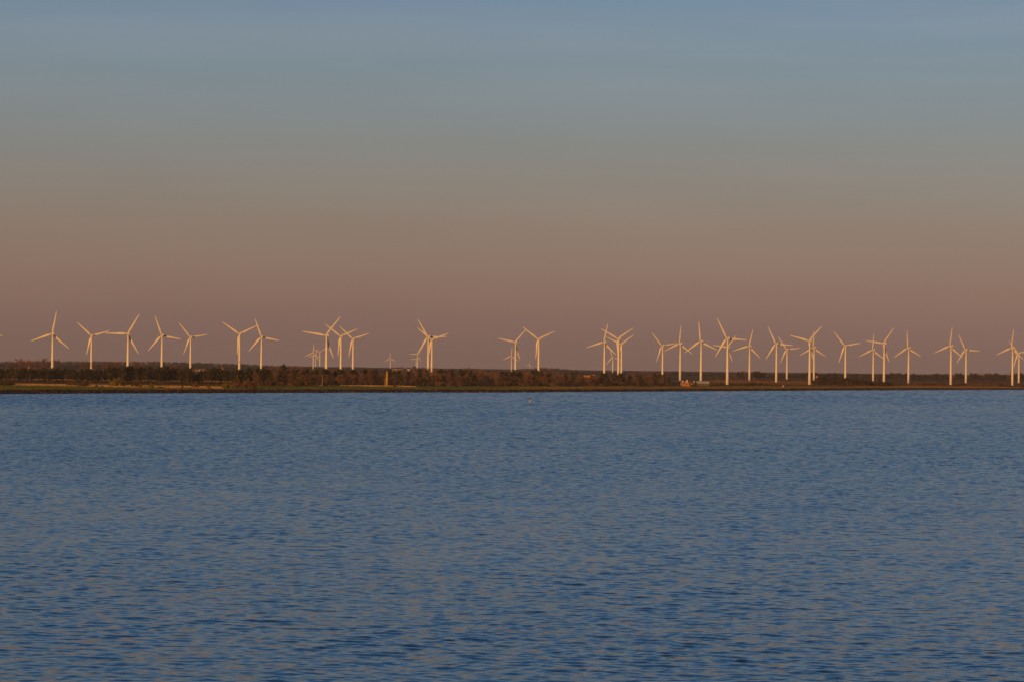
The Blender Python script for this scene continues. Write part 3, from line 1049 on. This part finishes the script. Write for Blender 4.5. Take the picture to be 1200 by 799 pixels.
# ochre building in the clearing behind the wood
root = house(688.4, 441.6, 2700, 7.6, 6, 1.7, 0.5, ochre_wall, dark_roof, 'long low ochre building catching the sun above the wood', 'house', windows=0)
house(694.6, 441.5, 2712, 4.4, 6, 2.2, 1.0, pink_wall, red_roof, 'smaller brick annexe on the right of the ochre building', windows=1)
# small houses by the right tree line
house(957, 442.2, 4090, 3.0, 5, 1.4, 1.4, pink_wall, dark_roof, 'small tan gable among the trees behind the paired turbines', gable='y', windows=1)
house(882.6, 443.2, 4040, 2.2, 4, 1.0, 0.9, pink_wall, dark_roof, 'tiny pale cabin before the trees near two turbines', windows=1)

# cabins at the end of the wood
p = place(793.4, 2590)
root = empty('shed', p, 0.12)
tag(root, 'dark navy boarded shed at the right end of the wood', 'shed')
m = MB(); m.box(-3.0, 3.0, -2.2, 2.2, -0.5, 4.3); m.build('wall', navy, root)
m = MB(); m.loft([[(x, -2.5, 4.32), (x, 2.5, 5.0), (x, 2.5, 5.3), (x, -2.5, 4.62)] for x in (-3.3, 3.2)]); m.build('roof', brown_board, root)
m = MB(); m.box(-0.5, 0.6, -2.26, -2.18, -0.2, 2.1); m.build('door', dark_roof, root)

p = place(803, 2560)
root = empty('hut', p, -0.1)
tag(root, 'low hut under a sloping bright orange roof beside the navy shed', 'hut')
m = MB(); m.box(-3.6, 3.2, -1.6, 2.4, -0.5, 1.4); m.build('wall', brown_board, root)
m = MB()
m.add([(-4.5, -2.2, 1.5), (4.6, -2.2, 0.4), (2.6, 2.6, 3.4), (-4.5, 2.6, 3.5), (-4.5, -2.2, 1.75), (4.6, -2.2, 0.65), (2.6, 2.6, 3.65), (-4.5, 2.6, 3.75)],
      [(0, 3, 2, 1), (4, 5, 6, 7), (0, 1, 5, 4), (1, 2, 6, 5), (2, 3, 7, 6), (3, 0, 4, 7)])
m.build('roof', orange_roof, root)

house(799.8, 447.9, 2680, 1.9, 4, 1.2, 1.1, white_wall, dark_roof, 'pale gabled cabin between the navy shed and the orange roof', 'cabin', gable='y', windows=1)['category'] = 'cabin'
house(804.8, 447.2, 2720, 2.6, 4, 1.2, 1.2, white_wall, dark_roof, 'cream gabled cabin right behind the orange roof', 'cabin', gable='y', windows=1)['category'] = 'cabin'
house(812.4, 448.8, 2660, 2.8, 4, 1.6, 1.4, white_wall, dark_roof, 'white gabled cabin with dark roof left of the long pale roof', 'cabin', gable='y', windows=1)['category'] = 'cabin'
house(809.5, 450.5, 2640, 4.6, 4, 2.4, 1.2, brown_board, dark_roof, 'low dark brown cabin right of the orange roof', 'cabin', windows=2)['category'] = 'cabin'

p = place(824.5, 2640)
root = empty('pavilion', p, 0.0)
tag(root, 'long low pavilion with pale sheet roof and row of windows', 'pavilion')
m = MB(); m.box(-4.6, 5.0, -2.5, 2.5, -0.5, 3.0); m.build('wall', grey_wall, root)
m = MB(); m.loft([[(x, -3.1, 3.05), (x, 2.9, 4.6), (x, 2.9, 4.85), (x, -3.1, 3.35)] for x in (-6.6, 5.3)]); m.build('roof', pale_roof, root)
for i in range(5):
    x = -3.7 + i * 1.85
    m = MB(); m.box(x - 0.6, x + 0.6, -2.56, -2.48, 0.8, 2.4); m.build('window', glass, root)
m = MB()
for x in (-6.3, -5.0):
    m.box(x - 0.07, x + 0.07, -2.7, -2.56, -0.5, 3.1)
m.build('post', white_wall, root)

# orange beacon tower
p = place(453.0, 2175)
root = empty('beacon_tower', p, 0.15)
tag(root, 'tall orange beacon tower standing at the edge of the wood', 'beacon')
m = MB(); m.box(-1.5, 0.8, -0.8, 0.8, -0.4, 0.4); m.build('base', orange_paint, root)
m = MB()
m.loft([[(-0.62 * s + k, -0.5 * s, z), (0.62 * s + k, -0.5 * s, z), (0.62 * s + k, 0.5 * s, z), (-0.62 * s + k, 0.5 * s, z)] for z, s, k in ((0.4, 1.0, 0), (6, 0.88, 0.04), (11.0, 0.74, 0.08), (11.7, 0.5, 0.08))])
m.build('column', orange_paint, root)
m = MB(); m.tube([(-1.4, 0, 0.3), (-1.2, 0, 4.2), (-0.45, 0, 7.2)], [0.20, 0.17, 0.14], 8, caps=True); m.build('brace', orange_paint, root)
m = MB()
for z in (3.0, 5.6, 8.2):
    m.box(-0.74, 0.76, -0.6, 0.6, z, z + 0.14)
m.build('ring', orange_paint, root)

pole_m = mat('weathered_pole', (0.30, 0.22, 0.14), (0.42, 0.32, 0.21), 1.0)
p = place(377.6, 2120)
root = empty('pole', p)
tag(root, 'thin weathered pole standing before the wood left of the orange beacon', 'pole')
m = MB(); m.tube([(0, 0, -0.4), (0.05, 0, 4), (0, 0, 7.6)], [0.24, 0.2, 0.15], 8, caps=True); m.build('shaft', pole_m, root)
m = MB(); m.tube([(0, 0, 7.6), (0, 0, 7.85)], [0.26, 0.12], 8, caps=True); m.build('cap', pole_m, root)

p = place(462, 2165)
root = empty('hut', p, 0.3)
red_board = mat('red_boards', (0.08, 0.022, 0.022), (0.12, 0.035, 0.03), 0.8)
tag(root, 'tiny dark red hut on the dry strip right of the orange beacon', 'hut')
m = MB(); m.box(-0.9, 0.9, -0.9, 0.9, -0.3, 1.5); m.build('wall', red_board, root)
m = MB(); m.add([(-1.1, -1.1, 1.52), (1.1, -1.1, 1.52), (1.1, 1.1, 1.52), (-1.1, 1.1, 1.52), (-0.2, 0, 2.3), (0.2, 0, 2.3)], [(0, 1, 5, 4), (1, 2, 5), (2, 3, 4, 5), (3, 0, 4), (3, 2, 1, 0)]); m.build('roof', dark_roof, root)

# pale boulder on the right shore
p = place(917.6, 2680)
m = MB()
rr = random.Random(4)
rings = []
for z, s in ((-0.3, 1.25), (0.4, 1.1), (1.1, 0.7), (1.8, 0.3), (2.1, 0.1)):
    rings.append([((1.15 * math.cos(a) * s + 0.15 * z) * rr.uniform(0.85, 1.1), math.sin(a) * s * rr.uniform(0.85, 1.1), z) for a in [i * math.pi / 4.5 for i in range(9)]])
m.loft(rings)
o = m.build('boulder', mat('pale_stone', (0.34, 0.28, 0.21), (0.46, 0.39, 0.30), 1.2), loc=p)
tag(o, 'pale pointed boulder on the grass between two pairs of turbines', 'boulder')

# sea mark in the water
p = at(621.0, 471.4, 1592)
root = empty('sea_mark', (p.x, p.y, 0.0))
tag(root, 'slender pale sea mark with dark top standing alone in the water', 'sea mark')
pale_paint = mat('pale_mark_paint', (0.55, 0.36, 0.28), (0.68, 0.48, 0.38), 1.0)
black_paint = mat('dark_mark_paint', (0.03, 0.025, 0.03), (0.05, 0.04, 0.045), 1.0)
m = MB(); m.loft([[(s * math.cos(a), s * math.sin(a), z) for a in [i * math.pi / 6 for i in range(12)]] for z, s in ((-1.2, 0.34), (0.6, 0.32), (1.7, 0.22))]); m.build('float', pale_paint, root, smooth=False)
m = MB(); m.loft([[(s * math.cos(a), s * math.sin(a), z) for a in [i * math.pi / 6 for i in range(12)]] for z, s in ((1.7, 0.12), (1.9, 0.42), (2.35, 0.42), (2.65, 0.1))]); m.build('topmark', black_paint, root)


# ------------------------------------------------------------------ wind turbines
tur_white = mat('turbine_white', (0.74, 0.72, 0.65), (0.82, 0.80, 0.73), 0.25, rough=0.45, spec=0.4)
tur_grey = mat('turbine_hub_white', (0.66, 0.645, 0.59), (0.76, 0.74, 0.68), 0.4, rough=0.5, spec=0.4)
HUB = 45.5
ring16 = [i * math.pi / 8 for i in range(16)]
m = MB()
m.loft([[(r * math.cos(a), r * math.sin(a), z) for a in ring16] for z, r in ((-1.5, 1.5), (0.25, 1.5), (0.26, 1.36), (15, 1.2), (30, 1.02), (44.1, 0.84), (44.2, 0.95), (44.4, 0.95))])
tower_me = m.mesh('tower', tur_white, True)
m = MB()
m.box(-1.15, 1.15, -3.4, 2.0, -1.1, 1.25, bev=0.35)
m.box(-0.5, 0.5, -2.9, -2.3, 1.25, 1.5)
m.tube([(0.35, -2.8, 1.4), (0.35, -2.8, 2.4)], [0.06, 0.05], 5, caps=True)
nac_me = m.mesh('nacelle', tur_grey, False)
m = MB()
rings = []
for y, r in ((2.0, 0.75), (2.05, 1.0), (3.0, 1.08), (3.8, 0.9), (4.4, 0.45), (4.6, 0.1)):
    rings.append([(r * math.cos(a), y, r * math.sin(a)) for a in ring16])
m.loft(rings)
hub_me = m.mesh('hub', tur_grey, True)
m = MB()
rings = []
BL = 22.0
for z, ch, th, tw in ((0.5, 0.8, 0.8, 0), (1.6, 0.85, 0.75, 4), (3.0, 1.45, 0.55, 13), (5.0, 1.95, 0.42, 11), (8.0, 1.65, 0.32, 7), (12.0, 1.25, 0.22, 4), (16.5, 0.92, 0.15, 2), (20.0, 0.64, 0.10, 0), (21.5, 0.42, 0.07, 0), (22.0, 0.12, 0.04, 0)):
    t = math.radians(tw)
    rg = []
    for i in range(12):
        a = 2 * math.pi * i / 12
        ch2 = ch * 1.17
        x = ch2 * 0.5 * math.cos(a) + (ch2 - 1.0) * 0.18
        y = th * 0.5 * math.sin(a)
        rg.append((x * math.cos(t) - y * math.sin(t), x * math.sin(t) + y * math.cos(t), z))
    rings.append(rg)
m.loft(rings)
blade_me = m.mesh('blade', tur_white, True)

proto = None
YAW = math.radians(19)


def turbine(hx, hy, Rp, ang, label, group, D=None, yaw=0.0, size=1.0):
    global proto
    D = D or 22.0 * size * F / Rp
    p = at(hx, hy, D)
    rz = YAW + math.radians(yaw)
    off = Vector((-math.sin(rz) * 3.0, math.cos(rz) * 3.0, 0)) * size
    bx, by = p.x - off.x, p.y - off.y
    bz = gz(bx, by)
    h = (p.z - bz) / size
    if proto is None:
        root = empty('wind_turbine', (0, 0, 0))
        parts = []
        for nm, me in (('tower', tower_me), ('nacelle', nac_me), ('hub', hub_me), ('blade', blade_me), ('blade', blade_me), ('blade', blade_me)):
            o = bpy.data.objects.new(nm, me)
            COL.objects.link(o)
            o.parent = root
            parts.append(o)
        proto = (root, parts)
    else:
        root = proto[0].copy()
        COL.objects.link(root)
        parts = []
        for o in proto[1]:
            c = o.copy()
            COL.objects.link(c)
            c.parent = root
            parts.append(c)
    root.location = (bx, by, bz)
    root.rotation_euler = (0, 0, rz)
    root.scale = (size,) * 3
    tag(root, label, 'wind turbine', group)
    parts[0].scale = (1, 1, (h - 1.1) / 44.4)
    parts[1].location = (0, 0, h)
    parts[2].location = (0, 0, h)
    for k in range(3):
        parts[3 + k].location = (0, 3.0, h)
        parts[3 + k].rotation_euler = (0, math.radians(ang + 120 * k), 0)
    return root


G1 = 'large white wind turbines along the shore'
G2 = 'small distant white wind turbines'
for a in [
    (-22.5, 391.5, 26, 93, 'turbine at the left edge, only one blade tip reaching into view'),
    (61.1, 391.0, 27, 10.5, 'leftmost whole turbine, its foot behind reddish bare trees, one blade upright'),
    (106.9, 393.5, 23, 73.5, 'turbine just right of the leftmost whole one, one blade hanging beside its tower'),
    (149.5, 391.0, 27, 30.5, 'tall turbine above the yellow green bush, one blade level to the left'),
    (189.3, 392.8, 24, -19.5, 'turbine above the small lone green bush, leaning upper blade and level right blade'),
    (222.7, 395.0, 21.7, -39, 'turbine just left of the red roofed village, lower than its left neighbour'),
    (280.2, 391.3, 24.5, -55.5, 'Y shaped turbine above the brown bushes, lower blade hidden along its tower'),
    (306.0, 394.6, 22.5, -19.5, 'turbine touching the Y shaped one above the brown bushes, right blade almost level'),
    (381.5, 393.1, 29, 39, 'largest turbine of the trio left of the orange beacon, long blade level to the left'),
    (398.8, 394.0, 23.3, -53, 'middle turbine of the trio left of the orange beacon, one blade hanging down'),
    (413.1, 397.0, 21.5, -48, 'right and lowest turbine of the trio left of the orange beacon'),
    (501.0, 394.6, 24, -31, 'taller turbine of the crossed pair right of the silo, blade level to the right'),
    (505.6, 398.0, 22, -51, 'shorter turbine of the crossed pair right of the silo, blade hanging along its tower'),
    (603.3, 401.0, 21.5, 42, 'turbine crossed by a small far one, left of the lone Y shaped turbine'),
    (630.3, 397.3, 23.7, -54, 'lone Y shaped turbine on the middle wood near the sea mark'),
    (707.4, 401.0, 22.5, 13, 'left turbine of the tight trio beside the ochre building, one blade upright'),
    (723.7, 396.8, 24, -62, 'tallest turbine of the tight trio beside the ochre building, blades spread as a Y'),
    (727.6, 403.3, 20, -65, 'turbine half hidden behind the tallest one of the trio beside the ochre building'),
    (775.5, 405.3, 20, -40, 'turbine rising from the right end of the wood, hanging lower blade'),
    (796.1, 402.6, 21.3, 5, 'turbine standing behind the navy shed, one blade straight up'),
    (820.6, 400.0, 23.5, -5, 'turbine standing behind the long pale roof, upper blade tilted slightly left'),
    (851.4, 396.5, 26, -27, 'nearest tall turbine right of the cabins, in front of a hidden one'),
    (852.4, 407.0, 18.3, 38, 'turbine hidden behind the tall one right of the cabins, only blades showing'),
    (877.6, 405.6, 20.3, 14, 'turbine behind low dark scrub, one blade up and leaning slightly right'),
    (909.0, 402.9, 22.2, -26, 'taller turbine left of the pale boulder, its right blade nearly level'),
    (921.5, 409.3, 18, -35.5, 'small turbine right above the pale boulder, tower base on the tan field'),
    (947.7, 399.2, 24.5, 44, 'tall front turbine of the overlapping pair right of the pale boulder'),
    (953.0, 407.5, 19.5, 2, 'turbine close behind the tall front one right of the boulder, blade straight up'),
    (989.8, 405.2, 21.3, -40, 'turbine whose foot is hidden by the dark high thicket'),
    (1022.4, 410.0, 19, 5, 'shorter turbine of the pair right of the thicket, one blade straight up'),
    (1034.7, 402.5, 23.5, 38, 'taller turbine of the pair right of the thicket, one blade level to the left'),
    (1063.5, 407.8, 21, -2, 'lone turbine right of the thicket pair, blades like an upside down Y'),
    (1113.0, 405.5, 22.3, 8, 'taller turbine of the spaced pair near the right edge, one blade upright'),
    (1131.0, 409.8, 19.5, -26, 'shorter turbine of the spaced pair near the right edge, blade level to the right'),
    (1185.1, 407.8, 22, 8, 'taller turbine of the crossed pair at the right edge'),
    (1193.0, 413.8, 18.5, -41, 'shorter turbine of the crossed pair at the right edge, blade hanging down'),
]:
    turbine(a[0], a[1], a[2], a[3], a[4], G1, yaw=rng.uniform(-4, 4))
for a in [
    (366.8, 413.4, 11.3, 6, 'left small far turbine beside the largest one of the beacon trio, blade upright'),
    (369.4, 416.6, 9.0, 20, 'smallest faint turbine between two other far ones left of the beacon trio'),
    (374.6, 412.7, 9.8, -65, 'right small far turbine partly behind the largest one of the beacon trio'),
    (457.2, 419.8, 8.2, -1, 'lone small turbine rising right of the orange beacon'),
    (488.7, 414.9, 10.3, 30, 'upper small turbine beside the dark silo, blade level to the left'),
    (487.4, 421.0, 7.4, 31, 'lower and smaller of the two far turbines beside the dark silo'),
    (599.1, 417.0, 11, 5, 'small far turbine crossing the tower of a larger one on the middle wood'),
    (620.4, 427.0, 5.3, 10, 'tiniest faint turbine low behind the wood near the lone Y shaped one'),
    (717.6, 418.6, 12, -18, 'small far turbine inside the tight trio beside the ochre building'),
]:
    turbine(a[0], a[1], a[2], a[3], a[4], G2, D={5.3: 11500}.get(a[2]), size={5.3: 0.83}.get(a[2], 1.0), yaw=rng.uniform(-4, 4))


# ------------------------------------------------------------------ haze
m = MB()
m.box(-7000, 7000, -600, 12900, -48, 78)
hz = bpy.data.materials.new('haze_air')
hz.use_nodes = True
t = hz.node_tree
t.nodes.clear()
o_ = t.nodes.new('ShaderNodeOutputMaterial')
pv = t.nodes.new('ShaderNodeVolumePrincipled')
pv.inputs['Color'].default_value = (0.70, 0.72, 0.80, 1)
pv.inputs['Density'].default_value = 3.3e-5
pv.inputs['Anisotropy'].default_value = 0.0
t.links.new(pv.outputs[0], o_.inputs['Volume'])
o = m.build('haze', hz)
tag(o, 'thin evening haze over the sea and the shore', 'haze', kind='stuff')
